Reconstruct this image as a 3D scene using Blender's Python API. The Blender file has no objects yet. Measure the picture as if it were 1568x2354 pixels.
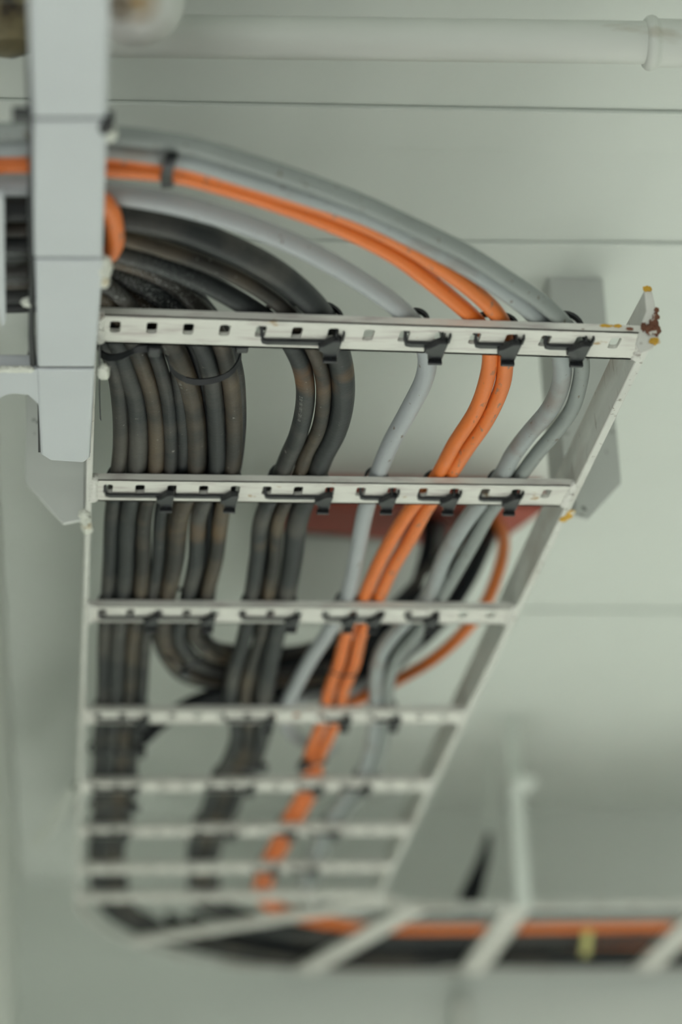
import bpy, bmesh, math, random
from mathutils import Vector, Matrix, noise
random.seed(7)
S = bpy.context.scene
COL = S.collection
# ------------------------------------------------------------------ camera
FPX, CX, CY = 5500.0, 784.0, 1177.0          # focal length and centre of the 1568x2354 frame, in pixels
EYE = Vector((0.0, 0.0, 1.5))
yd = Vector((130-CX, -(3580-CY), -FPX)).normalized()      # direction of the ladder, seen from the camera
b_ = 0.0105
xd = Vector((1.0, -b_, -(yd.x - b_*yd.y)/yd.z)).normalized()
zd = xd.cross(yd)
RW = Matrix((xd, yd, zd))                    # camera axes -> world axes
cd = bpy.data.cameras.new('camera'); cam = bpy.data.objects.new('camera', cd); COL.objects.link(cam)
cam.matrix_world = Matrix.Translation(EYE) @ RW.to_4x4()
cd.sensor_fit = 'VERTICAL'; cd.sensor_height = 36.0; cd.lens = 36.0*FPX/2354.0
cd.clip_start = 0.05; cd.clip_end = 50
cd.dof.use_dof = True; cd.dof.focus_distance = 1.77; cd.dof.aperture_fstop = 3.0
S.camera = cam
# ------------------------------------------------------------------ world, lights, exposure
w = bpy.data.worlds.new('world'); S.world = w; w.use_nodes = True
bg = w.node_tree.nodes['Background']; bg.inputs[0].default_value = (0.97, 1.0, 0.98, 1); bg.inputs[1].default_value = 0.30
def area(name, loc, target, size, power, col):
    l = bpy.data.lights.new(name, 'AREA'); l.shape = 'RECTANGLE'; l.size, l.size_y = size; l.energy = power; l.color = col
    o = bpy.data.objects.new(name, l); COL.objects.link(o); o.location = loc
    o.rotation_euler = (Vector(target)-Vector(loc)).to_track_quat('-Z', 'Y').to_euler(); return o
area('front_fill', (-0.9, -1.2, 1.3), (0.2, 2.0, 2.3), (1.2, 1.2), 12, (0.97, 1.0, 0.97))  # unseen light added to brighten the pipe and the cable highlights
for k, (lx_, ly_, pw) in enumerate(((1.6, 2.7, 4), (1.5, 0.2, 10), (-1.2, 0.4, 18))):
    area('ceiling_fill_%d' % k, (lx_, ly_, 2.47), (lx_, ly_, 0), (.3, 1.2), pw, (1.0, 1.0, 0.97))  # unseen, added overhead so that light bounces up off the floor
for k, (lx_, ly_, pw) in enumerate(((0.05, 2.2, 23), (0.6, 2.95, 14))):     # low unseen lights added, bounced off the pale deck as fill
    area('deck_fill_%d' % k, (lx_, ly_, 0.75), (lx_, ly_, 0), (.9, .9), pw, (1.0, 1.0, 0.97))
S.view_settings.view_transform = 'Standard'; S.view_settings.look = 'None'
S.view_settings.gamma = 1; S.view_settings.exposure = 0.28; S.view_settings.use_curve_mapping = False
# ------------------------------------------------------------------ helpers
H = 0.769                                   # ladder underside above the eye
def W(x, y, z): return Vector((x, y, z)) + EYE
def P(px, py, z=H):                          # pixel -> point on the level plane z above the eye (world)
    r = RW @ Vector((px-CX, -(py-CY), -FPX)); return r*(z/r.z) + EYE
def tag(o, label=None, cat=None, group=None, kind=None):
    if label: o['label'] = label
    if cat: o['category'] = cat
    if group: o['group'] = group
    if kind: o['kind'] = kind
    return o
def link(name, bm, mat, parent=None, smooth=True, bevel=0, seg=2):
    bmesh.ops.recalc_face_normals(bm, faces=bm.faces)
    me = bpy.data.meshes.new(name); bm.to_mesh(me); bm.free()
    if smooth:
        for p in me.polygons: p.use_smooth = True
        try: me.set_sharp_from_angle(angle=math.radians(38))
        except Exception: pass
    me.materials.append(mat)
    o = bpy.data.objects.new(name, me); COL.objects.link(o)
    if parent is not None:
        o.parent = parent; o.matrix_parent_inverse = Matrix.Translation(-parent.location) if False else Matrix()
        o.location = -parent.location if not parent.get('_rot') else Vector()
    if bevel:
        m = o.modifiers.new('bevel', 'BEVEL'); m.width = bevel; m.segments = seg; m.limit_method = 'ANGLE'; m.angle_limit = math.radians(40)
    return o
def empty(name, loc):
    o = bpy.data.objects.new(name, None); o.empty_display_size = 0.02; COL.objects.link(o); o.location = loc; return o
def box(bm, a, b):
    a, b = Vector(a), Vector(b); c = (a+b)/2; s = b-a
    return bmesh.ops.create_cube(bm, size=1, matrix=Matrix.Translation(c) @ Matrix.Diagonal((abs(s.x), abs(s.y), abs(s.z), 1)))['verts']
def prism(bm, pts, d):                       # polygon pts (world) swept by vector d
    d = Vector(d); v0 = [bm.verts.new(p) for p in pts]; v1 = [bm.verts.new(Vector(p)+d) for p in pts]; n = len(pts)
    bm.faces.new(v0); bm.faces.new(v1[::-1])
    for i in range(n): bm.faces.new((v0[i], v1[i], v1[(i+1) % n], v0[(i+1) % n]))
def spline(pts, step=0.008):
    pts = [Vector(p) for p in pts]; P_ = [pts[0]*2-pts[1]] + pts + [pts[-1]*2-pts[-2]]; out = []
    for i in range(1, len(P_)-2):
        a, b, c, d = P_[i-1:i+3]; n = max(2, int((c-b).length/step))
        t0 = 0; t1 = max((b-a).length, 1e-5)**.5; t2 = t1+max((c-b).length, 1e-5)**.5; t3 = t2+max((d-c).length, 1e-5)**.5
        for k in range(n):
            t = t1+(t2-t1)*k/n
            A1 = a*(t1-t)/(t1-t0)+b*(t-t0)/(t1-t0); A2 = b*(t2-t)/(t2-t1)+c*(t-t1)/(t2-t1); A3 = c*(t3-t)/(t3-t2)+d*(t-t2)/(t3-t2)
            B1 = A1*(t2-t)/(t2-t0)+A2*(t-t0)/(t2-t0); B2 = A2*(t3-t)/(t3-t1)+A3*(t-t1)/(t3-t1)
            out.append(B1*(t2-t)/(t2-t1)+B2*(t-t1)/(t2-t1))
    out.append(pts[-1].copy()); return out
def frames(path):
    fr = []; n = len(path); up = Vector((0, 0, 1))
    for i in range(n):
        t = (path[min(i+1, n-1)]-path[max(i-1, 0)]).normalized()
        if i == 0:
            u = up - t*up.dot(t)
            if u.length < 1e-3: u = Vector((1, 0, 0)) - t*t.x
        else: u = fr[-1][1] - t*fr[-1][1].dot(t)
        u.normalize(); fr.append((t, u, t.cross(u)))
    return fr
def tube(bm, path, r, n=18, cap=True, rf=None):
    rings = []
    for i, (p, (t, u, v)) in enumerate(zip(path, frames(path))):
        rr = rf(i/(len(path)-1)) if rf else r
        rings.append([bm.verts.new(p+u*rr*math.cos(a)+v*rr*math.sin(a)) for a in [2*math.pi*k/n for k in range(n)]])
    for a, b in zip(rings, rings[1:]):
        for k in range(n): bm.faces.new((a[k], a[(k+1) % n], b[(k+1) % n], b[k]))
    if cap: bm.faces.new(rings[0][::-1]); bm.faces.new(rings[-1])
def lathe(bm, prof, axis_p, axis_d, n=32):   # prof: (distance along axis, radius)
    d = Vector(axis_d).normalized(); u = d.orthogonal().normalized(); v = d.cross(u); rings = []
    for s, r in prof: rings.append([bm.verts.new(Vector(axis_p)+d*s+(u*math.cos(a)+v*math.sin(a))*max(r, 1e-4)) for a in [2*math.pi*k/n for k in range(n)]])
    for a, b in zip(rings, rings[1:]):
        for k in range(n): bm.faces.new((a[k], a[(k+1) % n], b[(k+1) % n], b[k]))
    bm.faces.new(rings[0][::-1]); bm.faces.new(rings[-1])
def ribbon(bm, path, wdir, width, th, closed=False):   # strap: path is its inner face
    n = len(path); wdir = Vector(wdir).normalized(); rings = []
    cen = sum(path, Vector())/n
    for i, p in enumerate(path):
        t = (path[(i+1) % n if closed else min(i+1, n-1)]-path[(i-1) % n if closed else max(i-1, 0)]).normalized()
        nn = t.cross(wdir).normalized()
        if closed and nn.dot(p-cen) < 0: nn = -nn
        rings.append([bm.verts.new(p+wdir*a+nn*c) for a, c in ((-width/2, 0), (width/2, 0), (width/2*.9, th), (-width/2*.9, th))])
    m = n if closed else n-1
    for i in range(m):
        a, b = rings[i], rings[(i+1) % n]
        for k in range(4): bm.faces.new((a[k], a[(k+1) % 4], b[(k+1) % 4], b[k]))
    if not closed: bm.faces.new(rings[0][::-1]); bm.faces.new(rings[-1])
# ------------------------------------------------------------------ materials
one = (1, 1, 1)
def mat(name, base, rough=.5, var=.06, scale=12, stains=(), bump=.0, bscale=60, spec=.5, coat=0, stretch=(1, 1, 1), spots=()):
    """stains: (colour, noise scale, low threshold, high threshold, stretch)"""
    m = bpy.data.materials.new(name); m.use_nodes = True; nt = m.node_tree; N, L = nt.nodes, nt.links
    bs = N['Principled BSDF']; bs.inputs['Roughness'].default_value = rough; bs.inputs['Specular IOR Level'].default_value = spec
    if coat: bs.inputs['Coat Weight'].default_value = coat; bs.inputs['Coat Roughness'].default_value = .12
    tc = N.new('ShaderNodeTexCoord')
    def nz(sc, st=(1, 1, 1), det=4):
        mp = N.new('ShaderNodeMapping'); mp.inputs['Scale'].default_value = st; L.new(tc.outputs['Object'], mp.inputs[0])
        n = N.new('ShaderNodeTexNoise'); n.inputs['Scale'].default_value = sc; n.inputs['Detail'].default_value = det; L.new(mp.outputs[0], n.inputs[0]); return n.outputs[0]
    r = N.new('ShaderNodeValToRGB'); L.new(nz(scale, stretch), r.inputs[0])
    r.color_ramp.elements[0].position = .3; r.color_ramp.elements[1].position = .7
    r.color_ramp.elements[0].color = tuple(c*(1-var) for c in base)+(1,); r.color_ramp.elements[1].color = tuple(min(1, c*(1+var)) for c in base)+(1,)
    cur = r.outputs[0]
    for c, sc, lo, hi, st in stains:
        q = N.new('ShaderNodeMapRange'); q.inputs[1].default_value = lo; q.inputs[2].default_value = hi; L.new(nz(sc, st, 6), q.inputs[0])
        mx = N.new('ShaderNodeMix'); mx.data_type = 'RGBA'; L.new(q.outputs[0], mx.inputs[0]); L.new(cur, mx.inputs[6]); mx.inputs[7].default_value = tuple(c)+(1,); cur = mx.outputs[2]
    for cen, rad, c, sc, lo, hi in spots:
        d = N.new('ShaderNodeVectorMath'); d.operation = 'DISTANCE'; L.new(tc.outputs['Object'], d.inputs[0]); d.inputs[1].default_value = cen
        f = N.new('ShaderNodeMapRange'); f.inputs[1].default_value = rad*1.25; f.inputs[2].default_value = rad*.6; L.new(d.outputs['Value'], f.inputs[0])
        q = N.new('ShaderNodeMapRange'); q.inputs[1].default_value = lo; q.inputs[2].default_value = hi; L.new(nz(sc, one, 3), q.inputs[0])
        mu = N.new('ShaderNodeMath'); mu.operation = 'MULTIPLY'; L.new(f.outputs[0], mu.inputs[0]); L.new(q.outputs[0], mu.inputs[1])
        mx = N.new('ShaderNodeMix'); mx.data_type = 'RGBA'; L.new(mu.outputs[0], mx.inputs[0]); L.new(cur, mx.inputs[6]); mx.inputs[7].default_value = tuple(c)+(1,); cur = mx.outputs[2]
    L.new(cur, bs.inputs['Base Color'])
    if bump:
        bp = N.new('ShaderNodeBump'); bp.inputs['Strength'].default_value = bump; bp.inputs['Distance'].default_value = .002
        L.new(nz(bscale, stretch), bp.inputs['Height']); L.new(bp.outputs[0], bs.inputs['Normal'])
    return m
one = (1, 1, 1)
M_ceil = mat('painted_ceiling', (.675, .72, .665), .55, .025, 3, bump=.05, bscale=20)
M_wall = mat('painted_wall', (.73, .775, .72), .55, .02, 2)
M_duct = mat('shade_toned_steel', (.63, .67, .62), .5, .03, 3)  # darker than the ceiling paint: shade at the left put into the colour
M_pipe = mat('white_painted_pipe', (.66, .69, .635), .38, .03, 6, [((.45, .42, .33), 9, .66, .78, (1, 3, 3))], .08, 30)
M_floor = mat('deck_floor', (.73, .735, .715), .6, .05, 3)
M_rung = mat('worn_white_rung', (.69, .69, .63), .48, .05, 25, [((.50, .46, .43), 30, .52, .72, (1, 6, 6)), ((.42, .30, .16), 55, .68, .74, one)], .15, 60)
M_rail = mat('worn_rail_paint', (.62, .63, .58), .5, .06, 30, [((.28, .26, .22), 160, .62, .70, (1, 1, .25)), ((.46, .43, .38), 22, .5, .7, (1, .3, 1))], .2, 80)
M_post = mat('glossy_white_paint', (.53, .565, .575), .34, .03, 9, [((.55, .42, .22), 14, .70, .80, one)], .12, 25, coat=.15)
M_elbow = mat('rust_stained_gloss', (.62, .64, .60), .3, .03, 9, coat=.3, spots=[(P(318, 0, .888), .021, (.36, .24, .10), 30, .25, .7), (P(262, 22, .89), .012, (.12, .09, .05), 30, .25, .7)])
M_nub = mat('thick_paint_drips', (.66, .68, .60), .4, .05, 20, [((.50, .38, .18), 30, .62, .72, one)], .25, 50)
M_bracket = mat('bracket_paint', (.54, .565, .53), .5, .05, 12, [((.10, .10, .09), 70, .68, .75, one)], .1, 40)
M_weld = mat('weld_seam', (.66, .66, .61), .42, .06, 30, [((.30, .27, .24), 60, .60, .66, one)], .5, 110)
M_rust = mat('rust_patch', (.16, .065, .035), .85, .3, 60, [((.62, .60, .54), 120, .60, .63, one)], .6, 150)
M_yellow = mat('yellow_primer', (.62, .36, .03), .6, .2, 40, [((.65, .62, .50), 80, .52, .58, one)])
M_amber = mat('amber_stain', (.40, .27, .12), .5, .2, 40)
M_frame = mat('dull_grey_frame', (.40, .42, .39), .6, .04, 10)
M_red = mat('red_primer', (.33, .07, .045), .6, .08, 8)
M_brass = mat('tarnished_brass_glints', (.22, .19, .10), .4, .5, 30, [((.55, .5, .55), 22, .62, .70, one), ((.03, .025, .02), 25, .55, .62, one)], .3, 50)  # tarnish, plus pale mauve patches that paint glossy highlights into the colour
SPOTS = [(P(24, 600, H+.022), .016, (.40, .42, .41), 45, .42, .50), (P(290, 648, H+.02), .050, (.42, .43, .42), 900, .60, .66), (P(345, 672, H+.02), .028, (.36, .37, .36), 900, .62, .68),
         (P(692, 858, H+.012), .018, (.17, .085, .03), 40, .30, .75), (P(735, 880, H+.012), .014, (.13, .085, .05), 40, .35, .8), (P(802, 850, H+.012), .011, (.15, .09, .04), 40, .3, .8),
         (P(490, 1210, H+.012), .022, (.15, .085, .035), 50, .30, .8), (P(420, 1215, H+.012), .020, (.12, .08, .045), 50, .32, .8), (P(610, 1245, H+.012), .012, (.11, .08, .05), 50, .35, .8)]
def rubber(name, base, dust, lo=.46, hi=.66, rough=.43): return mat(name, base, rough, .18, 30, [(dust, 16, lo, hi, one), ((.25, .24, .22), 260, .70, .74, one)], .12, 300, spec=.27, spots=SPOTS)
M_blk = [rubber('black_sheath', (.012, .0145, .0165), (.062, .056, .047)), rubber('brownish_black_sheath', (.022, .020, .017), (.095, .072, .047), .42, .64), rubber('dark_grey_sheath', (.020, .023, .024), (.072, .068, .060), .48, .68)]
M_crossblk = mat('plain_black_sheath', (.008, .010, .012), .5, .15, 20, spec=.15)
M_gry = mat('grey_sheath', (.30, .33, .33), .42, .05, 20, [((.12, .10, .07), 90, .66, .70, (3, 1, 3)), ((.24, .22, .20), 18, .55, .7, one)], .08, 200)
M_lgry = mat('light_grey_sheath', (.36, .385, .395), .40, .04, 20, [((.16, .13, .10), 70, .67, .70, (3, 1, 3))], .08, 200)
M_dgry = mat('olive_grey_sheath', (.24, .265, .25), .42, .05, 20, [((.12, .10, .07), 90, .64, .69, (3, 1, 3))], .08, 200)
M_org = mat('orange_sheath', (.72, .17, .022), .40, .05, 20, [((.42, .13, .04), 60, .64, .70, (3, 1, 3))], .08, 200)
M_org2 = mat('scuffed_orange_sheath', (.70, .175, .028), .42, .06, 20, [((.30, .16, .10), 75, .60, .68, (3, 1, 3))], .08, 200)
M_tie = mat('black_nylon', (.012, .014, .016), .33, .1, 40, bump=.05, bscale=200)
M_tieslot = mat('slot_black', (.004, .004, .004), .8)
M_ink = mat('pale_print', (.32, .33, .31), .7)
M_yt = mat('yellow_tape', (.50, .47, .16), .5)
# ------------------------------------------------------------------ the compartment (structure)
def st(name, bm, m, **k): return tag(link(name, bm, m, **k), kind='structure')
ZC = 1.035
bm = bmesh.new(); box(bm, W(-3, -2.5, ZC), W(3.2, 3.63, ZC+.08)); st('ceiling', bm, M_ceil, smooth=False)
bm = bmesh.new(); box(bm, W(-3, -2.5, -1.58), W(3.2, 3.63, -1.5)); st('floor', bm, M_floor, smooth=False)
bm = bmesh.new(); box(bm, W(-3, 3.53, -1.5), W(3.2, 3.63, ZC)); st('wall_back', bm, M_wall, smooth=False)
bm = bmesh.new(); box(bm, W(3.1, -2.5, -1.5), W(3.2, 3.53, ZC)); st('wall_right', bm, M_wall, smooth=False)
XL = -.066
bm = bmesh.new(); box(bm, W(XL-.10, 1.75, -1.5), W(XL, 3.53, ZC)); st('wall_left', bm, M_pipe, smooth=False)
# ceiling stiffeners, defined by the two ends of their near and far lower edges
def stiff(name, near, far, z, m=M_ceil, bevel=.004):
    (a, b), (c, d) = near, far
    A, B, C_, D = P(*a, z), P(*b, z), P(*c, z), P(*d, z)
    def ext(p, q, t0, t1): v = (q-p).normalized(); return p-v*t0, q+v*t1
    A, B = ext(A, B, .9, 1.6); C_, D = ext(C_, D, .9, 1.6)
    bm = bmesh.new(); prism(bm, [A, B, D, C_], (0, 0, ZC+EYE.z-z-EYE.z)); return st(name, bm, m, bevel=bevel, seg=4)
def ext2(A, B, a, b): v = (B-A).normalized(); return A-v*a, B+v*b
stiff('trim_1', ((260, 239), (1568, 263)), ((260, 333), (1568, 352)), 1.031, bevel=.0015)
stiff('trim_2', ((600, 558), (1568, 564)), ((600, 634), (1568, 642)), 1.031, bevel=.0015)
bm = bmesh.new(); A = P(300, 1400, ZC-.004); B = P(300, 1545, ZC-.004)
box(bm, Vector((A.x-.2, A.y, A.z)), Vector((A.x+2.3, B.y, ZC+EYE.z))); st('trim_3', bm, M_ceil, bevel=.003)
# lowered box girder carrying the left hangers; its darker tone paints in shade
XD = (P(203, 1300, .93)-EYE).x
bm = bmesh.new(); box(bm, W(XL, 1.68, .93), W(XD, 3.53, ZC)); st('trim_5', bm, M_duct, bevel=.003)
bm = bmesh.new(); box(bm, W(.575, 3.50, -1.5), W(.60, 3.53, .74)); tag(link('wall_stanchion', bm, M_pipe, bevel=.004), 'pale vertical flat bar on the back wall below the far cable run', 'wall bar')
# ------------------------------------------------------------------ pipe and fittings at the top
A, B = P(430, 84, .97), P(1480, 98, .97); v = (B-A).normalized(); A0, B0 = A-v*.45, B+v*1.6
t = empty('ceiling_pipe', A0); tag(t, 'white painted round pipe crossing the top of the view under the ceiling, with one coupling', 'pipe')
bm = bmesh.new(); tube(bm, [A0+(B0-A0)*k/20 for k in range(21)], .0152, 40)
link('pipe', bm, M_pipe, t)
bm = bmesh.new(); C0 = P(1496, 99, .97)
lathe(bm, [(-.0050, .0154), (-.0046, .0172), (-.0028, .0190), (0, .0198), (.0026, .0190), (.0042, .0176), (.006, .0172), (.035, .0168), (.036, .0154)], C0, v, 44)
link('coupling', bm, M_pipe, t)
t = empty('pipe_elbow', W(.045, 1.27, .93)); tag(t, 'round glossy white pipe elbow with rust stains at the top edge beside the bar', 'pipe fitting')
bm = bmesh.new(); bmesh.ops.create_uvsphere(bm, u_segments=40, v_segments=24, radius=.0315, matrix=Matrix.Translation(P(314, -6, .915)) @ Matrix.Diagonal((1, 1, 1, 1)))
link('elbow_body', bm, M_elbow, t)
bm = bmesh.new(); q = P(314, -6, .915); tube(bm, [q, q+Vector((0, -.02, .04)), q+Vector((0, -.02, .145))], .022, 32); link('riser', bm, M_post, t)
t = empty('brass_valve', P(18, 40, .93)); tag(t, 'tarnished brownish brass valve in the top left corner, left of the white bar', 'valve')
bm = bmesh.new(); q = P(15, 30, .93); lathe(bm, [(-.05, .012), (-.03, .014), (-.028, .022), (-.012, .024), (-.01, .030), (.006, .031), (.012, .024), (.024, .018), (.028, .008)], q, (.1, .25, -1), 32); link('valve_body', bm, M_brass, t)
bm = bmesh.new(); tube(bm, [q+Vector((0, 0, .03)), Vector((q.x, q.y, ZC+EYE.z))], .011, 24); link('valve_stem', bm, M_brass, t)
bm = bmesh.new(); bmesh.ops.create_uvsphere(bm, u_segments=24, v_segments=14, radius=.008, matrix=Matrix.Translation(P(28, 108, .925))); link('valve_nut', bm, M_post, t)
# ------------------------------------------------------------------ the cable ladder
lad = empty('cable_ladder', W(0.21, 1.43, H)); tag(lad, 'long white painted steel cable ladder with slotted rungs running away and turning right', 'cable ladder')
CB = (.488, 3.0)                             # centre of the bend (x, y)
def railpath(x, y0):
    r = CB[0]-x; pts = [(x, y0 + (CB[1]-y0)*k/24) for k in range(25)]
    pts += [(CB[0]-r*math.cos(a), CB[1]+r*math.sin(a)) for a in [math.pi/2*k/16 for k in range(1, 17)]]
    pts += [(CB[0]+(1.5-CB[0])*k/10, CB[1]+r) for k in range(1, 11)]; return pts
def rail(x, y0, th, z0, z1):
    bm = bmesh.new(); pts = [Vector((a, b, 0)) for a, b in railpath(x, y0)]; rings = []
    for i, p in enumerate(pts):
        t = (pts[min(i+1, len(pts)-1)]-pts[max(i-1, 0)]).normalized(); n = Vector((t.y, -t.x, 0))
        top = z1 - (.004 if i == 0 else 0) - max(0, min(1, (p.y-2.85)/.25))*(z1-z0)*.78
        rings.append([bm.verts.new(EYE+p+n*a+Vector((0, 0, z))) for a, z in ((-th/2, z0), (th/2, z0), (th/2, top), (-th/2, top))])
    for a, b in zip(rings, rings[1:]):
        for k in range(4): bm.faces.new((a[k], a[(k+1) % 4], b[(k+1) % 4], b[k]))
    bm.faces.new(rings[0][::-1]); bm.faces.new(rings[-1]); return link('rail', bm, M_rail, lad, bevel=.0009)
rail(.0165, 1.40, .005, H-.001, H+.036); rail(.4045, 1.449, .0062, H-.001, H+.038)
RW_ = .042                                   # rung width
HOLE0, PITCH = .0125, .025
def rung_mesh(bm, L, n, th=.0032, lip=.0052, hw=.0037, hl=.0082, hy=.0178):
    """slotted plate in local coords x 0..L, y 0..RW_, z 0 (underside) up"""
    def ring(cx, z):
        pts = []; rr = .0022
        for sx, sy, a0 in ((1, 1, 0), (-1, 1, 90), (-1, -1, 180), (1, -1, 270)):
            for k in range(4):
                a = math.radians(a0+30*k); pts.append((cx+sx*(hw-rr)+rr*math.cos(a), hy+sy*(hl-rr)+rr*math.sin(a), z))
        return pts
    def outer(cx, x0, x1, z):
        A_ = [(x1, hy), (x1, RW_*.75), (x1, RW_), ((x1+cx)/2, RW_), (cx, RW_), ((x0+cx)/2, RW_), (x0, RW_), (x0, RW_*.75), (x0, hy), (x0, hy*.5), (x0, 0), ((x0+cx)/2, 0), (cx, 0), ((x1+cx)/2, 0), (x1, 0), (x1, hy*.5)]
        return [(a, b, z) for a, b in A_]
    for i in range(n):
        cx = HOLE0+PITCH*i; x0 = 0 if i == 0 else cx-PITCH/2; x1 = L if i == n-1 else cx+PITCH/2
        lo_i = [bm.verts.new(p) for p in ring(cx, 0)]; lo_o = [bm.verts.new(p) for p in outer(cx, x0, x1, 0)]
        hi_i = [bm.verts.new(p) for p in ring(cx, th)]; hi_o = [bm.verts.new(p) for p in outer(cx, x0, x1, th)]
        for k in range(16):
            j = (k+1) % 16
            bm.faces.new((lo_o[k], lo_o[j], lo_i[j], lo_i[k])); bm.faces.new((hi_i[k], hi_i[j], hi_o[j], hi_o[k])); bm.faces.new((lo_i[k], lo_i[j], hi_i[j], hi_i[k]))
    bmesh.ops.remove_doubles(bm, verts=bm.verts, dist=1e-6)
    for y0, y1 in ((0, .0025), (RW_-.0025, RW_)): box(bm, (0, y0, 0), (L, y1, lip))
    box(bm, (0, 0, 0), (.0004, RW_, lip)); box(bm, (L-.0004, 0, 0), (L, RW_, lip))
def rung(x0, y0, L, n, ang=0):
    bm = bmesh.new(); rung_mesh(bm, L, n)
    bmesh.ops.transform(bm, matrix=Matrix.Translation(W(x0, y0, H)) @ Matrix.Rotation(ang, 4, 'Z'), verts=bm.verts)
    return link('rung', bm, M_rung, lad, bevel=0)
RY = [1.436, 1.708, 1.979, 2.266, 2.504, 2.683, 2.850, 2.990]
RL = .3825
for i, y in enumerate(RY): rung(.019, y, RL, 15, math.atan(.011/.38) if i == 0 else 0)
for a in (33, 73):                           # fan rungs in the bend
    th = math.radians(a); d = Vector((-math.cos(th), math.sin(th))); p0 = Vector(CB)+d*.4685; e = Vector((math.sin(th), math.cos(th)))
    p0 = p0 - Vector((e.x, e.y))*RW_/2
    rung(p0.x, p0.y, RL, 15, math.atan2(-d.y, -d.x))
for x in (.60, .862, 1.12): rung(x-RW_/2, CB[1]+.4685, RL, 15, -math.pi/2)
# welds where rungs meet rails
def blob(bm, c, s, seed, amp=.25):
    vs = bmesh.ops.create_icosphere(bm, subdivisions=3, radius=1)['verts']
    for v in vs:
        n = noise.noise(v.co*2.2+Vector((seed*7.3, 0, 0))); v.co *= (1+amp*n); v.co = Vector((v.co.x*s[0], v.co.y*s[1], v.co.z*s[2]))+c
for i, y in enumerate(RY[:5]):
    for sx, x in ((1, .0195), (-1, .4015)):
        bm = bmesh.new(); yy = y + (.011 if i == 0 and sx < 0 else 0)
        for k in range(6): blob(bm, W(x+sx*.0005, yy+.003+.0072*k, H+.0015), (.0042, .0052, .0036), i*10+k+sx)
        link('weld', bm, M_weld, lad)
# rust and primer at the near right tip
bm = bmesh.new(); q = []
for px, py in ((1481, 661), (1489, 655), (1498, 660), (1506, 700), (1514, 748), (1516, 775), (1502, 800), (1474, 812), (1462, 790), (1474, 745), (1486, 715)):
    r = RW @ Vector((px-CX, -(py-CY), -FPX)); q.append(r*(1.446/r.y)+EYE)
prism(bm, q, (0, .003, 0)); link('end_plate', bm, M_weld, lad, bevel=.0007)
bm = bmesh.new()
for px, py, z, s in ((1503, 745, H+.018, .0042), (1507, 757, H+.012, .0048), (1492, 757, H+.010, .0040), (1481, 752, H+.008, .0034), (1508, 728, H+.024, .0030), (1510, 713, H+.030, .0022)):
    r = RW @ Vector((px-CX, -(py-CY), -FPX)); c = r*(1.4455/r.y)+EYE; blob(bm, c, (s*.75, s*.55, s), px, .6)
link('rust_patch', bm, M_rust, lad)
bm = bmesh.new()
for px, py, Y, s in ((1489, 664, 1.4455, .0030), (1505, 784, 1.4455, .0036)):
    r = RW @ Vector((px-CX, -(py-CY), -FPX)); c = r*(Y/r.y)+EYE; bm = bmesh.new(); blob(bm, c, (s, s*.5, s*.7), px, .6); link('primer_patch', bm, M_yellow, lad)
bm = bmesh.new()
for px, py in ((1296, 1193), (1306, 1188), (1313, 1179)): blob(bm, P(px, py, H-.001), (.0035, .005, .0016), px, .5)
link('primer_patch', bm, M_yellow, lad)
for px, py, s in ((1250, 755, 1.0), (1338, 757, .9), (1448, 756, .8)):
    bm = bmesh.new(); blob(bm, P(px, py, H+.0012), (.0032*s, .0010, .0011), px, .6); link('rust_patch', bm, M_rust, lad)
for px, py, s in ((1393, 749, 1.2), (1420, 749, .7), (1300, 753, .5)):
    bm = bmesh.new(); blob(bm, P(px, py, H+.0040), (.0040*s, .0009, .0012), px, .6); link('primer_patch', bm, M_yellow, lad)
# hangers: angle bars with a clipped lower corner
def hanger(x0, x1, y, z0, z1, inner_x, leg, clip):
    bm = bmesh.new(); s = 1 if x1 > x0 else -1
    pts = [W(x0, y, z0+.004), W(x0+s*abs(x1-x0)*.35, y, z0), W(x1, y, z0+clip), W(x1, y, z1), W(x0, y, z1)]
    prism(bm, pts, (0, .005, 0)); box(bm, W(inner_x, y+.005, z0+.02), W(inner_x+.005, y+leg, z1)); return link('hanger', bm, M_bracket, lad, bevel=.0008)
hanger(.4245, .4735, 1.840, .797, ZC, .4245, .064, .034)
bm = bmesh.new(); box(bm, W(.4075, 1.840, .8055), W(.432, 1.845, .832)); link('hanger_tab', bm, M_bracket, lad)
hanger(.0135, -.0345, 1.777, H-.008, .93, .009, .03, .036)
bm = bmesh.new()
for k in range(5): blob(bm, P(193+2*k, 1182+9*k, H-.002), (.0045, .005, .004), k+40, .5)
link('weld', bm, M_nub, lad)
bm = bmesh.new(); tube(bm, [P(178, 1808, H+.01), P(120, 1888, H+.02), P(84, 1938, H+.03)], .010, 4); link('hanger', bm, M_pipe, lad)
bm = bmesh.new(); box(bm, W(.598, 3.075, H), W(.618, 3.081, ZC)); box(bm, W(.598, 3.04, .93), W(.630, 3.081, .94)); link('hanger', bm, M_wall, lad, bevel=.001)
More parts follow.
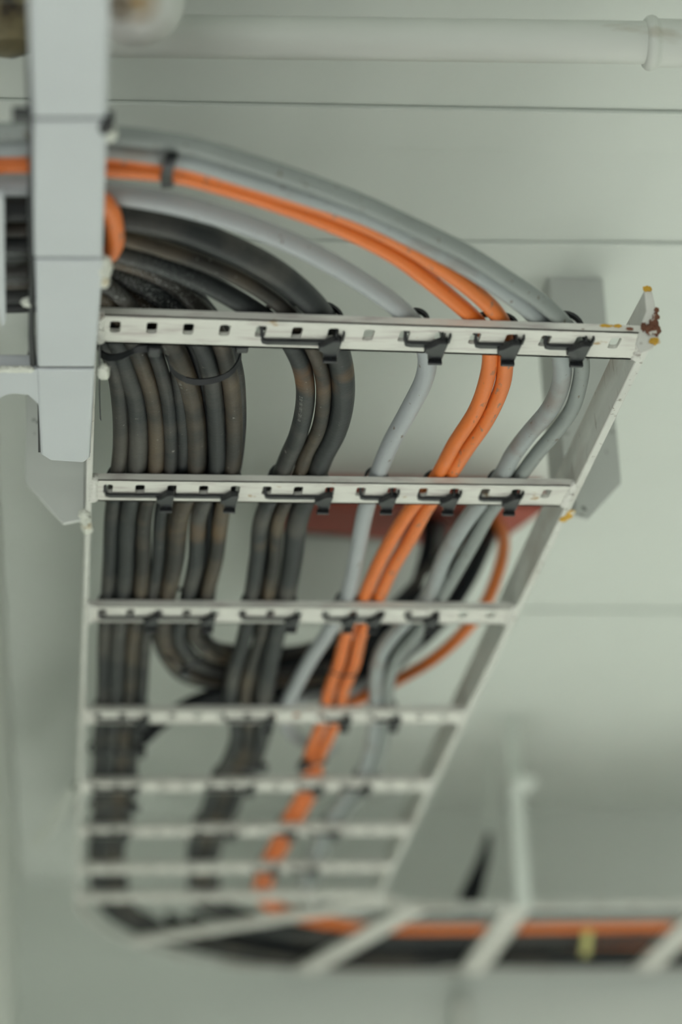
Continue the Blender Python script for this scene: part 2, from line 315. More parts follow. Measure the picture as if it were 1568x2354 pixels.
# ------------------------------------------------------------------ near bar on the left with its cross arm
pb = empty('support_bar', W(0, 1.3, .745)); tag(pb, 'blurred glossy white flat bar in the left foreground, with a cross arm and paint-covered lugs', 'support bar')
SEG = [((63, 252), (74, 246), -40, 273, .7450), ((75, 247), (77, 236), 279, 594, .7455), ((80, 238), (86, 219), 600, 845, .7450), ((84, 218), (93, 207), 850, 1060, .7458)]
for k, ((a0, a1), (b0, b1), y0, y1, z) in enumerate(SEG):
    bm = bmesh.new(); q = [P(a0, y0, z), P(a1, y0, z), P(b1, y1, z), P(b0, y1, z)]
    if k == 3: q = [P(a0, y0, z), P(a1, y0, z), P(b1, y1-6, z), P(b1-14, y1+5, z), P(b0+22, y1, z), P(b0, y1-14, z)]
    prism(bm, q, (0, 0, .016)); link('bar_section', bm, M_post, pb, bevel=.0022, seg=4)
bm = bmesh.new(); box(bm, P(70, -40, .7475), Vector((P(214, 842, .7475).x, P(100, 1040, .7475).y, .7475+EYE.z+.012))); link('core', bm, M_tie, pb)
bm = bmesh.new(); A_, B_ = P(71, -40, .747), P(74, 848, .747); tube(bm, [A_+(B_-A_)*k/10+Vector((.0006*math.sin(k*2), 0, .004)) for k in range(11)], .0022, 10); tag(link('shade_strip', bm, M_tie, pb), 'black strip standing in for the shaded left side face of the bar')  # black tube added as the shade on the bar's left side
for px, py, s, z in ((250, 305, (.0050, .008, .004), .752), (240, 612, (.0052, .011, .006), .750), (238, 640, (.0046, .008, .006), .750), (238, 855, (.0046, .010, .004), .750), (66, 695, (.005, .004, .003), .752)):
    bm = bmesh.new(); blob(bm, P(px, py, z), s, px, .3); link('lug', bm, M_nub, pb)
bm = bmesh.new(); blob(bm, P(243, 284, .748), (.0048, .0085, .005), 3, .3); link('clip', bm, M_tie, pb)
bm = bmesh.new(); prism(bm, [P(28, 258, .7470), P(262, 268, .7470), P(262, 286, .7470), P(28, 282, .7470)], (0, 0, .004)); link('strap', bm, M_tie, pb)
bm = bmesh.new()                              # cross arm with filleted corners
pts = [P(-120, 850, .747), P(100, 851, .747), P(100, 970, .747)]
for k in range(6):
    a = math.radians(90*k/5); pts.append(P(86-22*math.sin(a)*1.0, 928-20*math.cos(a)*-1*(0)-22*(1-math.cos(a))*-0-22*math.sin(a)*.9, .747))
pts += [P(30, 905, .747), P(10, 910, .747), P(-10, 925, .747), P(-120, 960, .747)]
prism(bm, pts, (0, 0, .012)); link('cross_arm', bm, M_post, pb, bevel=.002, seg=4)
bm = bmesh.new()
for k in range(9): blob(bm, P(-5+9*k, 849, .7475), (.0035, .003, .0022), k+60, .4)
link('weld', bm, M_nub, pb)
bm = bmesh.new(); prism(bm, [P(-90, 455, .752), P(9, 455, .752), P(12, 640, .752), P(14, 738, .752), P(6, 758, .752), P(-10, 700, .752), P(-90, 640, .752)], (0, 0, .006)); tag(link('rung_plate', bm, M_post, bevel=.001), 'white plate edge under the black cables at the left frame edge', 'plate')
# ------------------------------------------------------------------ cables
CABLES = {}
def cable(key, label, mt, r, px, group, tail=None, zoff=0, head=(), rise=None):
    """px: (x, y[, extra z]) pixel points on the level of the cable's centre; tail: True = follow the bend"""
    r *= 1.18 if key[0] == 'A' else 1.14 if key[0] == 'B' else 1.07
    z = H+.0056+r+zoff; pts = [W(*h) for h in head]
    for p in px: pts.append(P(p[0], p[1], z+(p[2] if len(p) > 2 else 0)))
    if tail:
        X = (pts[-1]-EYE).x; rho = CB[0]-X; Y = CB[1]
        for a in (8, 25, 42, 59, 76, 90): q = math.radians(a); pts.append(W(CB[0]-rho*math.cos(q), Y+rho*math.sin(q), z))
        for x in (.62, .8, 1.0, 1.2, 1.45): pts.append(W(x, Y+rho, z))
    path = spline(pts); bm = bmesh.new(); tube(bm, path, r)
    o = link('cable', bm, mt); tag(o, label, 'cable', group); CABLES[key] = (o, path, r); return o
gA, gA2, gB, gD, gE, gX = 'black cables at the left edge of the ladder', 'black cables that leave the ladder after the third rung', 'thick black cables in the middle of the ladder', 'orange cable pair', 'grey cable pair at the right', 'cables crossing up to the ceiling opening'
lx = -330
cable('A1', 'thin black cable nearest the left rail, in the left bundle of four', M_blk[0], .0051, [(lx, 700), (20, 700), (110, 700), (190, 730), (238, 790), (262, 845), (275, 930), (277, 1020), (271, 1083), (257, 1180), (252, 1290), (246, 1380), (239, 1470), (236, 1610), (228, 1690), (224, 1800), (224, 1880), (214, 1960), (219, 2030)], gA, True)
cable('A2', 'thicker black cable second from the left rail, pale scuff line down it', M_blk[2], .0069, [(lx, 672), (20, 672), (120, 672), (215, 705), (262, 770), (289, 840), (311, 910), (318, 1000), (313, 1083), (294, 1180), (289, 1290), (281, 1380), (271, 1470), (265, 1610), (256, 1690), (248, 1800), (247, 1880), (237, 1960), (241, 2030)], gA, True)
cable('A3', 'brown-tinged black cable third from the left rail', M_blk[1], .0056, [(lx, 644), (20, 644), (130, 645), (235, 682), (290, 755), (325, 830), (350, 910), (360, 1000), (357, 1083), (333, 1180), (329, 1290), (321, 1380), (306, 1470), (297, 1610), (285, 1690), (275, 1800), (270, 1880), (257, 1960), (264, 2030)], gA, True)
cable('A4', 'thin black cable at the right side of the left bundle of four', M_blk[0], .0047, [(lx, 618), (20, 618), (140, 620), (250, 660), (320, 735), (356, 810), (380, 890), (391, 980), (391, 1083), (370, 1180), (362, 1290), (349, 1380), (335, 1470), (325, 1610), (312, 1690), (300, 1800), (291, 1880), (277, 1960), (285, 2030)], gA, True)
cable('A5', 'thick brownish black cable, left one of the three that leave after the third rung', M_blk[1], .0070, [(lx, 640, .013), (20, 645, .013), (150, 650, .013), (245, 662, .013), (330, 705, .009), (372, 750), (402, 806), (428, 870), (445, 940), (451, 1010), (449, 1083), (414, 1180), (402, 1290), (383, 1380), (377, 1455), (398, 1510), (435, 1545, .01), (490, 1560, .02), (560, 1560, .03), (680, 1560, .04), (760, 1548, .05), (850, 1515, .07), (935, 1460, .10), (1010, 1370, .14), (1068, 1270, .18), (1095, 1215, .21), (1102, 1180, .25)], gA2)
cable('A6', 'black cable with tan dust band below the second rung, middle of the leaving three', M_blk[2], .0061, [(lx, 612, .013), (20, 612, .013), (150, 608, .013), (245, 622, .013), (350, 665, .011), (415, 720, .006), (450, 770), (480, 840), (493, 920), (499, 1010), (497, 1083), (459, 1180), (450, 1290), (430, 1380), (410, 1455), (430, 1500), (470, 1530, .015), (530, 1542, .028), (600, 1540, .04), (700, 1535, .05), (790, 1515, .06), (880, 1475, .08), (960, 1410, .12), (1035, 1320, .17), (1082, 1235, .20), (1115, 1175, .25)], gA2)
cable('A7', 'black cable at the right of the leaving three, orange dust below the second rung', M_blk[1], .0056, [(lx, 585, .013), (20, 585, .013), (150, 572, .013), (245, 590, .013), (350, 625, .012), (420, 670, .010), (470, 720, .006), (502, 775), (525, 850), (536, 930), (538, 1010), (532, 1083), (510, 1180), (495, 1290), (470, 1380), (445, 1455), (470, 1490), (520, 1512, .03), (600, 1515, .045), (700, 1508, .055), (800, 1485, .07), (890, 1440, .09), (975, 1370, .13), (1050, 1285, .18), (1098, 1215, .21), (1128, 1170, .25)], gA2)
cable('A8', 'thin black cable half hidden behind the left bundles, left of the wide one', M_blk[0], .0046, [(lx, 600, .022), (20, 600, .022), (200, 600, .022), (330, 668, .018), (390, 760, .006), (404, 830, .003), (413, 910, .002), (421, 1000, .002), (418, 1083, .003), (395, 1200, .010), (385, 1300, .011), (365, 1390, .011), (360, 1455, .012), (385, 1520, .02), (430, 1560, .03), (500, 1575, .04), (700, 1580, .05), (860, 1530, .08), (960, 1450, .10), (1040, 1350, .15), (1085, 1240, .2), (1092, 1175, .25)], gA2)
cable('A9', 'thin black cable peeking out behind the right side of the second bundle', M_blk[0], .0040, [(lx, 560, .022), (100, 560, .022), (290, 578, .018), (414, 640, .016), (470, 700, .013), (520, 770, .011), (545, 850, .008), (552, 930, .006), (551, 1000, .008), (540, 1083, .009), (505, 1200, .012), (480, 1390, .012), (468, 1440, .012), (520, 1490, .04), (700, 1490, .06), (880, 1410, .10), (990, 1300, .15), (1075, 1200, .22), (1078, 1170, .25)], gA2)
cable('A10', 'black cable hidden behind the gaps of the left bundle of four', M_crossblk, .0062, [(lx, 680, .024), (110, 680, .02), (200, 712, .014), (262, 790, .008), (290, 850, .008), (322, 950, .008), (332, 1083, .008), (310, 1200, .011), (300, 1380, .011), (286, 1470, .011), (278, 1610, .011), (268, 1690, .011), (260, 1800, .011), (254, 1880, .011), (247, 1960, .010), (250, 2030, .010)], gA, True)
cable('A11', 'black cable behind the gaps of the second black bundle', M_crossblk, .0062, [(lx, 622, .024), (150, 600, .024), (245, 625, .024), (350, 690, .02), (430, 770, .013), (460, 850, .011), (472, 950, .011), (472, 1083, .011), (484, 1200, .010), (466, 1300, .010), (446, 1390, .010), (420, 1455, .012), (420, 1510, .02), (470, 1548, .03), (600, 1555, .05), (760, 1540, .06), (870, 1500, .08), (960, 1430, .11), (1040, 1325, .16), (1085, 1240, .2), (1100, 1175, .25)], gA2)
cable('B1', 'thick black cable with pale printing, left one of the middle three', M_blk[2], .0063, [(lx, 560), (20, 556), (180, 560), (267, 578), (379, 612), (480, 655), (580, 712), (650, 765), (684, 818), (700, 870), (701, 930), (685, 1000), (663, 1050), (648, 1086), (603, 1190), (592, 1280), (578, 1375), (563, 1460), (538, 1545), (530, 1612), (544, 1690), (520, 1760), (496, 1800), (476, 1860), (450, 1920), (442, 1980), (445, 2030)], gB, True)
cable('B2', 'slimmer black cable in the centre of the middle three', M_blk[1], .0050, [(lx, 530), (20, 525), (180, 528), (267, 542), (400, 580), (530, 630), (630, 690), (690, 755), (727, 818), (742, 870), (743, 930), (731, 990), (706, 1040), (690, 1086), (642, 1190), (632, 1280), (616, 1375), (599, 1460), (573, 1545), (563, 1612), (572, 1690), (548, 1760), (525, 1800), (503, 1860), (476, 1920), (462, 1980), (466, 2030)], gB, True)
cable('B3', 'thickest black cable, outer right one of the middle three', M_blk[2], .0079, [(lx, 480), (20, 478), (150, 478), (267, 495), (400, 520), (540, 575), (640, 630), (715, 695), (758, 755), (779, 818), (788, 870), (786, 930), (771, 990), (745, 1040), (727, 1086), (686, 1190), (673, 1280), (655, 1375), (634, 1460), (616, 1545), (606, 1612), (602, 1690), (578, 1760), (554, 1800), (532, 1860), (503, 1920), (486, 1980), (490, 2030)], gB, True)
cable('B4', 'black cable riding behind the middle three near the first rung', M_blk[0], .0052, [(lx, 510, .012), (150, 508, .012), (267, 520, .012), (423, 560, .012), (557, 622, .012), (655, 700, .012), (720, 790, .012), (752, 860, .012), (752, 930, .012), (728, 1010, .012), (700, 1086, .012), (624, 1200, .010), (600, 1375, .010), (596, 1460, .010), (590, 1560, .012), (580, 1690, .01), (545, 1770, .008), (500, 1860, .008), (470, 1960, .008), (468, 2030, .006)], gB, True)
cable('C1', 'single light grey cable between the black bundle and the orange pair', M_lgry, .0066, [(lx, 425), (20, 425), (150, 428), (249, 442), (423, 474), (602, 530), (736, 592), (850, 660), (920, 712), (962, 760), (982, 820), (976, 869), (940, 943), (900, 1016), (869, 1090), (841, 1172), (823, 1262), (795, 1380), (753, 1455), (708, 1526), (677, 1584), (655, 1625), (655, 1660, .014), (690, 1700, .03), (760, 1720, .05)], None)
cable('D1', 'plain orange cable, left one of the orange pair', M_org, .0055, [(lx, 372), (20, 376), (130, 380), (245, 386), (401, 400), (512, 428), (646, 471), (780, 522), (900, 582), (970, 632), (1040, 688), (1092, 735), (1122, 778), (1127, 822), (1120, 869), (1094, 943), (1045, 1020), (1004, 1095), (941, 1174), (899, 1241), (862, 1312), (832, 1384), (797, 1459), (779, 1526), (755, 1593), (750, 1629), (727, 1690), (708, 1745), (705, 1791), (690, 1830), (654, 1890), (633, 1935), (608, 1985), (595, 2025)], gD, True)
cable('D2', 'scuffed orange cable, right one of the orange pair', M_org2, .0056, [(lx, 348, .004), (20, 350, .004), (130, 348, .004), (245, 352, .004), (378, 370, .004), (512, 402, .002), (646, 444), (780, 490), (900, 545), (1010, 612), (1080, 662), (1130, 708), (1156, 745), (1166, 785), (1163, 822), (1155, 885), (1118, 967), (1074, 1031), (1031, 1097), (978, 1174), (947, 1232), (904, 1303), (866, 1384), (832, 1455), (815, 1526), (790, 1588), (784, 1629), (758, 1690), (733, 1745), (728, 1791), (714, 1830), (680, 1890), (658, 1935), (632, 1985), (619, 2025)], gD, True)
cable('E1', 'grey cable with dark stains, inner one of the grey pair', M_gry, .0066, [(lx, 338), (20, 335), (130, 330), (262, 340), (423, 363), (557, 402), (691, 444), (825, 488), (947, 545), (1074, 612), (1167, 672), (1225, 718), (1268, 768), (1290, 825), (1290, 880), (1264, 940), (1216, 997), (1180, 1045), (1154, 1092), (1087, 1176), (1052, 1227), (1020, 1285), (996, 1348), (972, 1386), (902, 1462), (875, 1504), (864, 1562), (864, 1625), (858, 1690), (845, 1745), (826, 1791), (790, 1837), (760, 1883), (730, 1944), (708, 2005), (702, 2035)], gE, True)
cable('E2', 'slimmer olive grey cable, outermost right on the ladder', M_dgry, .0055, [(lx, 305), (20, 303), (130, 300), (262, 310), (423, 332), (557, 370), (691, 414), (825, 464), (947, 520), (1074, 583), (1167, 642), (1245, 695), (1300, 748), (1330, 800), (1338, 840), (1331, 890), (1315, 940), (1280, 990), (1241, 1035), (1194, 1096), (1130, 1174), (1095, 1235), (1058, 1300), (1030, 1348), (1005, 1390), (953, 1464), (921, 1500), (896, 1562), (892, 1625), (885, 1690), (872, 1745), (855, 1795), (822, 1837), (788, 1883), (752, 1944), (728, 2005), (720, 2035)], gE, True)
# black cables filling the far run beyond the bend
cable('F1', 'black cable at the outer side of the bundle past the bend', M_crossblk, .0075, [(390, 2110, .012), (480, 2160, .012), (620, 2190, .010), (760, 2202, .010), (950, 2208, .010), (1250, 2212, .010), (1700, 2214, .010)], 'cables of the far run')
cable('F3', 'outermost black cable past the bend, lowest in the photo', M_crossblk, .0095, [(330, 2112, .012), (430, 2166, .012), (600, 2200, .010), (760, 2216, .010), (950, 2222, .010), (1250, 2226, .010), (1700, 2228, .010)], 'cables of the far run')
cable('F4', 'black cable directly beside the orange run past the bend', M_crossblk, .0075, [(700, 2152, .012), (820, 2172, .010), (950, 2182, .010), (1250, 2188, .010), (1700, 2190, .010)], 'cables of the far run')
cable('F2', 'black cable in the middle of the bundle past the bend', M_crossblk, .0075, [(440, 2110, .012), (540, 2150, .012), (680, 2176, .010), (800, 2190, .010), (950, 2196, .010), (1250, 2201, .010), (1700, 2204, .010)], 'cables of the far run')
cable('G5', 'orange cable doubling the orange run on the far leg', M_org, .0065, [(740, 2112, .012), (820, 2130, .012), (950, 2150, .008), (1250, 2163, .006), (1700, 2166, .006)], 'cables of the far run')
# orange loop bulging out behind the near bar
q = [P(x, y, H-.004) for x, y in ((150, 448), (205, 446), (245, 470), (263, 520), (262, 565), (240, 592), (190, 600), (130, 590))]
bm = bmesh.new(); tube(bm, spline(q), .0060, 20); tag(link('cable', bm, M_org2), 'short orange cable loop bulging out behind the white foreground bar', 'cable')
q = [P(x, y, H+.016) for x, y in ((-200, 400), (0, 415), (60, 425), (130, 440), (200, 446))]
bm = bmesh.new(); tube(bm, spline(q), .0060, 20); tag(link('cable', bm, M_org), 'orange cable slanting down behind the bar at the left frame edge', 'cable')
# crossing run up to the ceiling opening
def cross(key, label, mt, r, pts):
    r *= 1.15
    path = spline([P(x, y, H+z) for x, y, z in pts]); bm = bmesh.new(); tube(bm, path, r); tag(link('cable', bm, mt), label, 'cable', gX); CABLES[key] = (None, path, r)
cross('X1', 'black crossing cable fanning out at far left, behind the fourth rung', M_crossblk, .0062, [(250, 1735, .022), (320, 1705, .026), (400, 1640, .035), (500, 1608, .045), (620, 1598, .05), (760, 1580, .055), (860, 1545, .07), (950, 1490, .09), (1035, 1400, .13), (1090, 1290, .18), (1110, 1215, .22), (1112, 1175, .26)])
cross('X2', 'black crossing cable just above the fanned out one', M_crossblk, .0062, [(260, 1715, .028), (345, 1680, .03), (430, 1620, .038), (520, 1588, .045), (640, 1575, .05), (760, 1558, .06), (860, 1518, .075), (945, 1455, .1), (1020, 1360, .14), (1075, 1255, .19), (1090, 1205, .22), (1095, 1175, .26)])
cross('X3', 'orange crossing cable on the outer side of the bend up to the ceiling', M_org2, .0054, [(600, 1640, .03), (700, 1640, .035), (800, 1618, .04), (850, 1595, .045), (920, 1560, .05), (1000, 1512, .06), (1070, 1448, .075), (1120, 1380, .095), (1150, 1300, .13), (1158, 1240, .17), (1140, 1195, .22), (1135, 1175, .26)])
cross('X4', 'dark grey crossing cable under the orange one', M_gry, .0062, [(560, 1650, .03), (640, 1618, .035), (700, 1603, .04), (790, 1588, .05), (860, 1560, .06), (930, 1508, .07), (975, 1440, .1), (1000, 1340, .15), (1012, 1250, .2), (1012, 1175, .26)])
cross('X5', 'black crossing cable at the inner side, left of the grey one', M_crossblk, .0058, [(560, 1530, .05), (700, 1520, .06), (820, 1490, .07), (900, 1430, .10), (955, 1350, .14), (980, 1270, .18), (985, 1210, .22), (985, 1175, .26)])
cross('X6', 'rightmost black crossing cable beside the orange bend', M_crossblk, .0066, [(560, 1570, .05), (700, 1568, .055), (830, 1545, .065), (930, 1495, .08), (1010, 1430, .10), (1070, 1345, .13), (1108, 1270, .17), (1130, 1215, .22), (1135, 1172, .26)])
cross('X7', 'black crossing cable in the middle of the climbing bundle', M_crossblk, .0066, [(560, 1545, .055), (700, 1545, .06), (830, 1515, .075), (920, 1465, .09), (995, 1390, .12), (1055, 1300, .16), (1095, 1225, .21), (1100, 1172, .26)])
# printing on the cables
def printing(key, text, s0, size, side, parent_label='pale printing'):
    o, path, r = CABLES[key]; cu = bpy.data.curves.new('txt', 'FONT'); cu.body = text; cu.size = size
    tmp = bpy.data.objects.new('txt', cu); COL.objects.link(tmp); bpy.context.view_layer.update()
    me = bpy.data.meshes.new_from_object(tmp.evaluated_get(bpy.context.evaluated_depsgraph_get()))
    bpy.data.objects.remove(tmp); bm = bmesh.new(); bm.from_mesh(me)
    bmesh.ops.triangulate(bm, faces=bm.faces)
    fr = frames(path); L = [0]
    for a, b in zip(path, path[1:]): L.append(L[-1]+(b-a).length)
    i0 = min(range(len(path)), key=lambda i: (path[i]-s0).length)
    base = L[i0]
    for v in bm.verts:
        s = base+v.co.x; i = max(0, min(len(L)-2, next((k for k in range(len(L)-1) if L[k+1] > s), len(L)-2)))
        f = (s-L[i])/(L[i+1]-L[i]); p = path[i].lerp(path[i+1], f); t, u, vv = fr[i]
        a = side+v.co.y/r; dn = Vector((0, 0, -1)); dn = (dn-t*dn.dot(t)).normalized(); sd = t.cross(dn)
        v.co = p+(dn*math.cos(a)+sd*math.sin(a))*(r+.00012)
    pr = link('printing', bm, M_ink, o, smooth=False); pr['label'] = parent_label
printing('A5', 'T - N m l I I S', P(398, 800, H), .0036, .3)
printing('A5', '108   H', P(449, 900, H), .0034, .3)
printing('B1', 'Z 10 - 101 - 101.1 - 25/1 - 01', P(700, 925, H), .0036, .35)
printing('A2', '08.11.1.1.1', P(262, 790, H), .0030, .2)
# ------------------------------------------------------------------ ceiling opening with red primer
cp = empty('cable_penetration', P(830, 1200, 1.0)); tag(cp, 'red and grey steel cable opening on the ceiling behind the ladder', 'ceiling opening')
bm = bmesh.new(); q = [P(640, 1160, 1.0), P(1255, 1172, 1.0), P(1160, 1240, 1.0), P(985, 1252, 1.0), P(705, 1222, 1.0), P(640, 1218, 1.0)]
prism(bm, q, (0, 0, .055)); link('red_flange', bm, M_red, cp, bevel=.002)
bm = bmesh.new(); q = [P(600, 1225, 1.004), P(985, 1252, 1.004), P(955, 1395, 1.004), P(600, 1395, 1.004)]
prism(bm, q, (0, 0, .055)); link('frame_box', bm, M_frame, cp, bevel=.003)
# ------------------------------------------------------------------ cable ties
def roundrect(x0, x1, z0, z1, r, n=5):
    pts = []
    for cx, cz, a0 in ((x1-r, z1-r, 0), (x0+r, z1-r, 90), (x0+r, z0+r, 180), (x1-r, z0+r, 270)):
        for k in range(n): a = math.radians(a0+90*k/(n-1)); pts.append((cx+r*math.cos(a), cz+r*math.sin(a)))
    return pts
ORD = ['first rung, nearest the camera', 'second rung', 'third rung', 'fourth rung', 'fifth rung', 'sixth rung', 'seventh rung']
def tie(ri, a, b, what, tall, sc=1.0, tabs=True):
    keys = 'A1 A2 A3 A4' if 'left bundle' in what else 'A5 A6 A7' if 'second' in what else 'B1 B2 B3' if 'three thick' in what else 'C1' if 'single' in what else 'D1 D2' if 'orange' in what else 'E1 E2'
    """black tie through two slots of rung ri; a = left slot pixel x, b = right end of the head"""
    y0 = RY[ri]; yy = y0+.0265+(.006 if ri == 0 else 0)
    # pixel x -> world x along the rung
    pa = P(a, 0, 1); 
    def xat(px):
        r0 = RW @ Vector((px-CX, -(RPX[ri]-CY), -FPX)); return (r0*(H/r0.z)).x
    x0, x1 = xat(a), xat(b); z0 = H-.0003
    r = empty('cable_tie', W((x0+x1)/2, yy, H)); tag(r, 'black cable tie around %s on the %s' % (what, ORD[ri]), 'cable tie', 'black cable ties on the rungs')
    pth = []; ex = []
    for kk in keys.split():
        _, cp_, cr = CABLES[kk]; q_ = min(cp_, key=lambda p: abs(p.y-yy) + 5*abs(p.z-W(0, 0, H).z-.012)); ex.append((q_.x-cr, q_.x+cr, q_.z-EYE.z+cr))
    e0, e1, tall = min(a_[0] for a_ in ex)-.0006, max(a_[1] for a_ in ex)+.0006, max(a_[2] for a_ in ex)-H-.0056+.0004
    zt = H+.0056+tall; rt = min((e1-e0)/2, tall*.8); xr = x1-.0035; prof = []
    for k in range(7): a_ = math.radians(15*k); prof.append((e1-rt+rt*math.cos(a_), zt-rt+rt*math.sin(a_)))
    for k in range(7): a_ = math.radians(90+15*k); prof.append((e0+rt+rt*math.cos(a_), zt-rt+rt*math.sin(a_)))
    prof += [(x0, H+.0045), (x0, z0+.002), (x0+.0008, z0), (x0+.003, z0-.0004), (xr-.003, z0-.0004), (xr-.0008, z0), (xr, z0+.002), (xr, H+.0045)]
    for u, zz in prof:
        up = max(0, min(1, (zz-z0)/.004)); pth.append(W(u, yy-.0075*up, zz))
    bm = bmesh.new(); ribbon(bm, pth, (0, 1, 0), .0058*sc, .0022, True); link('strap', bm, M_tie, r, bevel=.0004)
    hd = [(-.0145, .0265), (-.0115, .0255), (-.0085, .0215), (-.006, .0185), (-.0015, .0175), (.0008, .0185), (.0003, .030), (-.0002, .0440), (-.0102, .0440), (-.0106, .038), (-.0118, .0345), (-.0145, .0325)]
    dy = .006 if ri == 0 else 0
    bm = bmesh.new(); prism(bm, [W(x1+u*sc, y0+v+dy-.0015, z0-.0058) for u, v in hd], (0, 0, .0054)); link('head', bm, M_tie, r, bevel=.0008)
    if ri < 4:
        bm = bmesh.new(); box(bm, W(x1-.0102, y0+.0405+dy, z0-.0090), W(x1-.0002, y0+.0435+dy, z0-.0055)); link('latch', bm, M_tie, r, bevel=.0007)
        bm = bmesh.new(); box(bm, W(x1-.0098, y0+.0402+dy, z0-.0068), W(x1-.0062, y0+.0406+dy, z0-.0056)); box(bm, W(x1-.0040, y0+.0402+dy, z0-.0068), W(x1-.0006, y0+.0406+dy, z0-.0056)); link('latch_slot', bm, M_tieslot, r, smooth=False)
    if tabs:
        bm = bmesh.new()
        for u in (-.0042, .0012): box(bm, W(x1+u, y0+.0120+dy, z0-.0030), W(x1+u+.0013, y0+.0215+dy, z0+.0060))
        link('prong', bm, M_tie, r, bevel=.0003)
    return r
RPX = [775, 1135, 1422, 1662, 1808, 1912, 2002]
tie(0, 605, 782, 'the three thick black cables', .018); tie(0, 937, 1027, 'the single light grey cable', .0135); tie(0, 1100, 1197, 'the orange pair', .012); tie(0, 1262, 1358, 'the grey pair', .0135)
tie(1, 244, 398, 'the left bundle of four black cables', .014, .9, False); tie(1, 397, 545, 'the second black bundle', .016, .9, False); tie(1, 612, 762, 'the three thick black cables', .018, .9, False)
tie(1, 832, 909, 'the single light grey cable', .0135, .9); tie(1, 965, 1052, 'the orange pair', .012, .9); tie(1, 1107, 1195, 'the grey pair', .0135, .9)
tie(2, 228, 362, 'the left bundle of four black cables', .014, .85, False); tie(2, 365, 492, 'the second black bundle', .016, .85, False); tie(2, 555, 685, 'the three thick black cables', .018, .85, False)
tie(2, 745, 815, 'the single light grey cable', .0135, .85, False); tie(2, 812, 872, 'the orange pair', .012, .85); tie(2, 935, 1004, 'the grey pair', .0135, .85, False)
tie(3, 223, 340, 'the left bundle of four black cables', .014, .85, False); tie(3, 515, 628, 'the three thick black cables', .018, .85, False)
tie(3, 745, 802, 'the orange pair', .012, .85, False); tie(3, 857, 915, 'the grey pair', .0135, .85, False)
for ri, a, b, what in ((4, 215, 318, 'the left bundle of four black cables'), (4, 470, 585, 'the three thick black cables'), (4, 690, 742, 'the orange pair'), (4, 785, 852, 'the grey pair'),
                       (5, 205, 298, 'the left bundle of four black cables'), (5, 440, 545, 'the three thick black cables'), (5, 625, 682, 'the orange pair'), (5, 715, 782, 'the grey pair'),
                       (6, 585, 642, 'the orange pair'), (6, 670, 730, 'the grey pair')):
    tie(ri, a, b, what, .013, .9, False)
# ties around bundles between the rungs
def band(label, pts, wdir, width=.0050, th=.0016, head=None, hs=(.006, .008, .005), tail_=None):
    """closed strap through the pixel points (x, y, z above ladder)"""
    q = [P(x, y, H+z) for x, y, z in pts]; n = len(q); c = sum(q, Vector())/n
    r = empty('cable_tie', c); tag(r, label, 'cable tie', None if 'yellow' in label else 'black cable ties between the rungs')
    sm = spline(q+[q[0]], .004)[:-1]; bm = bmesh.new(); ribbon(bm, sm, wdir, width, th, True); link('strap', bm, M_tie, r)
    if head:
        h = P(head[0], head[1], H+head[2]); bm = bmesh.new(); box(bm, h-Vector(hs)/2, h+Vector(hs)/2); link('head', bm, M_tie, r, bevel=.0012)
    if tail_:
        bm = bmesh.new(); tq = [P(x, y, H+z) for x, y, z in tail_]; ribbon(bm, spline(tq, .004), (0.3, 1, 0), .0045, .0013); link('tail', bm, M_tie, r)
band('loose black cable tie sagging round the second bundle just beyond the first rung', [(384, 812, .008), (392, 846, .001), (412, 866, -.002), (445, 877, -.003), (490, 874, -.003), (525, 860, -.001), (545, 835, .006), (551, 800, .016), (520, 772, .026), (450, 762, .028), (400, 775, .022)], (.05, 1, -.9), .0050, .0014, (556, 800, .008), (.009, .008, .005))
band('glossy black cable tie round the left bundle just beyond the first rung', [(232, 812, .004), (252, 822, -.001), (285, 817, -.002), (318, 802, -.002), (350, 800, .001), (372, 800, .010), (362, 770, .020), (300, 752, .024), (240, 770, .016)], (-.1, 1, -.8), .0056, .0014, (354, 806, -.001), (.0085, .012, .005), [(228, 792, -.001), (229, 850, -.003), (229, 910, -.003), (231, 962, -.003)])
band('black cable tie wrapped round the orange pair left above the first rung', [(386, 425, .004), (382, 408, -.002), (390, 372, -.002), (396, 356, .006), (396, 356, .018), (388, 390, .024), (384, 424, .016)], (1, -.25, 0), .0078, .0012)
band('thin black cable tie round the orange pair before the fourth rung', [(752, 1540, .006), (762, 1544, .001), (785, 1553, .001), (810, 1552, .003), (818, 1548, .010), (800, 1530, .018), (765, 1525, .018)], (.3, 1, 0), .0030, .0012)
band('black cable tie round the turning black cables between third and fourth rung', [(372, 1492, .012), (398, 1520, .000), (425, 1532, -.001), (455, 1520, .004), (480, 1495, .016), (450, 1470, .028), (400, 1465, .028)], (1, .8, 0), .0050, .0015, (425, 1550, -.002), (.010, .018, .006))
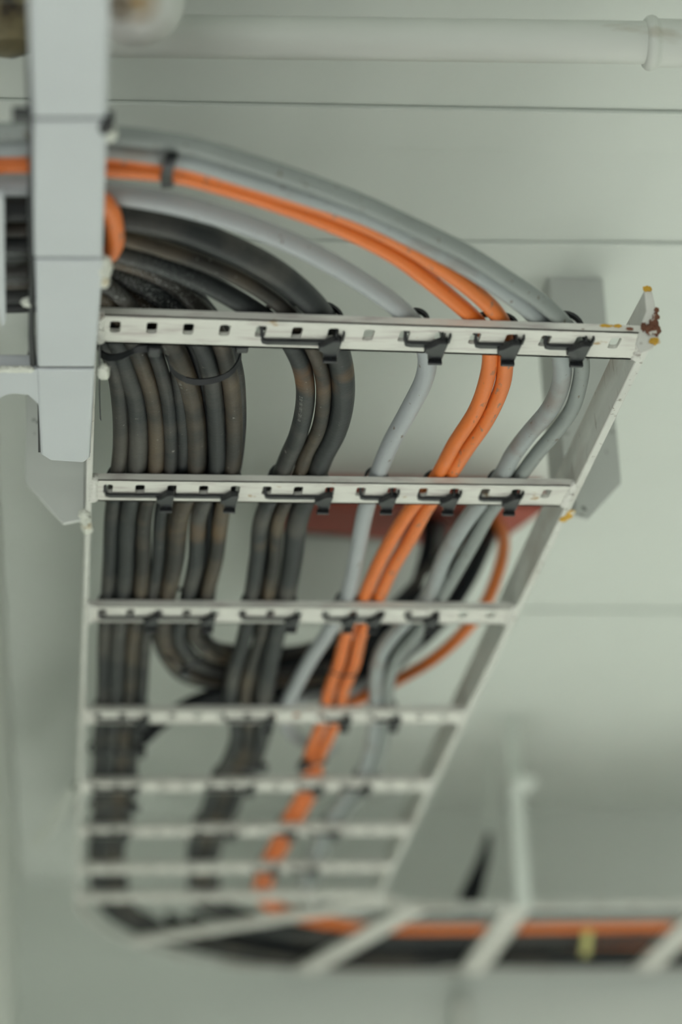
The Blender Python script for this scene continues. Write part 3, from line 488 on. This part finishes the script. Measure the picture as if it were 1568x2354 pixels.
band('black cable tie with its head at right, round the left bundle after the fourth rung', [(203, 1720, .006), (215, 1728, -.001), (260, 1732, -.001), (310, 1730, -.001), (332, 1722, .008), (300, 1700, .018), (230, 1698, .018)], (0, 1, 0), .0060, .0016, (322, 1732, 0), (.012, .020, .006))
band('black cable tie round the middle black bundle after the fourth rung', [(505, 1760, .006), (515, 1768, -.001), (550, 1770, -.001), (590, 1768, -.001), (604, 1760, .008), (580, 1742, .018), (525, 1742, .018)], (0, 1, 0), .0060, .0016, (602, 1766, 0), (.013, .018, .006))
band('black cable tie with its head at left, round the orange pair after the fourth rung', [(692, 1758, .006), (700, 1762, -.001), (720, 1758, -.001), (742, 1752, .002), (748, 1745, .01), (725, 1738, .016), (700, 1742, .016)], (.1, 1, 0), .0060, .0016, (697, 1762, 0), (.013, .018, .007))
band('black cable tie round the left bundle between fifth and sixth rung', [(205, 1850, .006), (215, 1858, -.001), (255, 1860, -.001), (300, 1858, -.001), (312, 1850, .008), (285, 1835, .018), (225, 1835, .018)], (0, 1, 0), .0060, .0016, (308, 1858, 0), (.013, .018, .006))
band('yellow tape band round the orange run on the far leg', [(1345, 2190, .004), (1345, 2196, -.002), (1350, 2160, -.002), (1352, 2140, .006), (1352, 2130, .018), (1348, 2165, .022), (1345, 2188, .018)], (1, 0, 0), .0130, .0012)
for o in bpy.data.objects:
    if o.get('label', '').startswith('yellow tape'):
        o.name = 'tape_band'; o['category'] = 'tape'
        for c in o.children: c.data.materials[0] = M_yt; c.name = 'band'
# dark hook hanging in front of the back wall on the right
bm = bmesh.new(); q = [W(.590, 3.2, .905), W(.580, 3.2, .87), W(.566, 3.2, .835), W(.556, 3.2, .81), W(.553, 3.2, .795)]
tube(bm, spline(q, .004), .006, 14, rf=lambda f: .004+.013*f); g_ = link('cable_gland', bm, M_crossblk); bm = bmesh.new(); tube(bm, [q[0], W(.60, 3.2, ZC)], .003, 10); link('drop_rod', bm, M_ceil, g_); tag(g_, 'dark blurred gland with a drooping stub hanging before the back wall', 'cable gland')
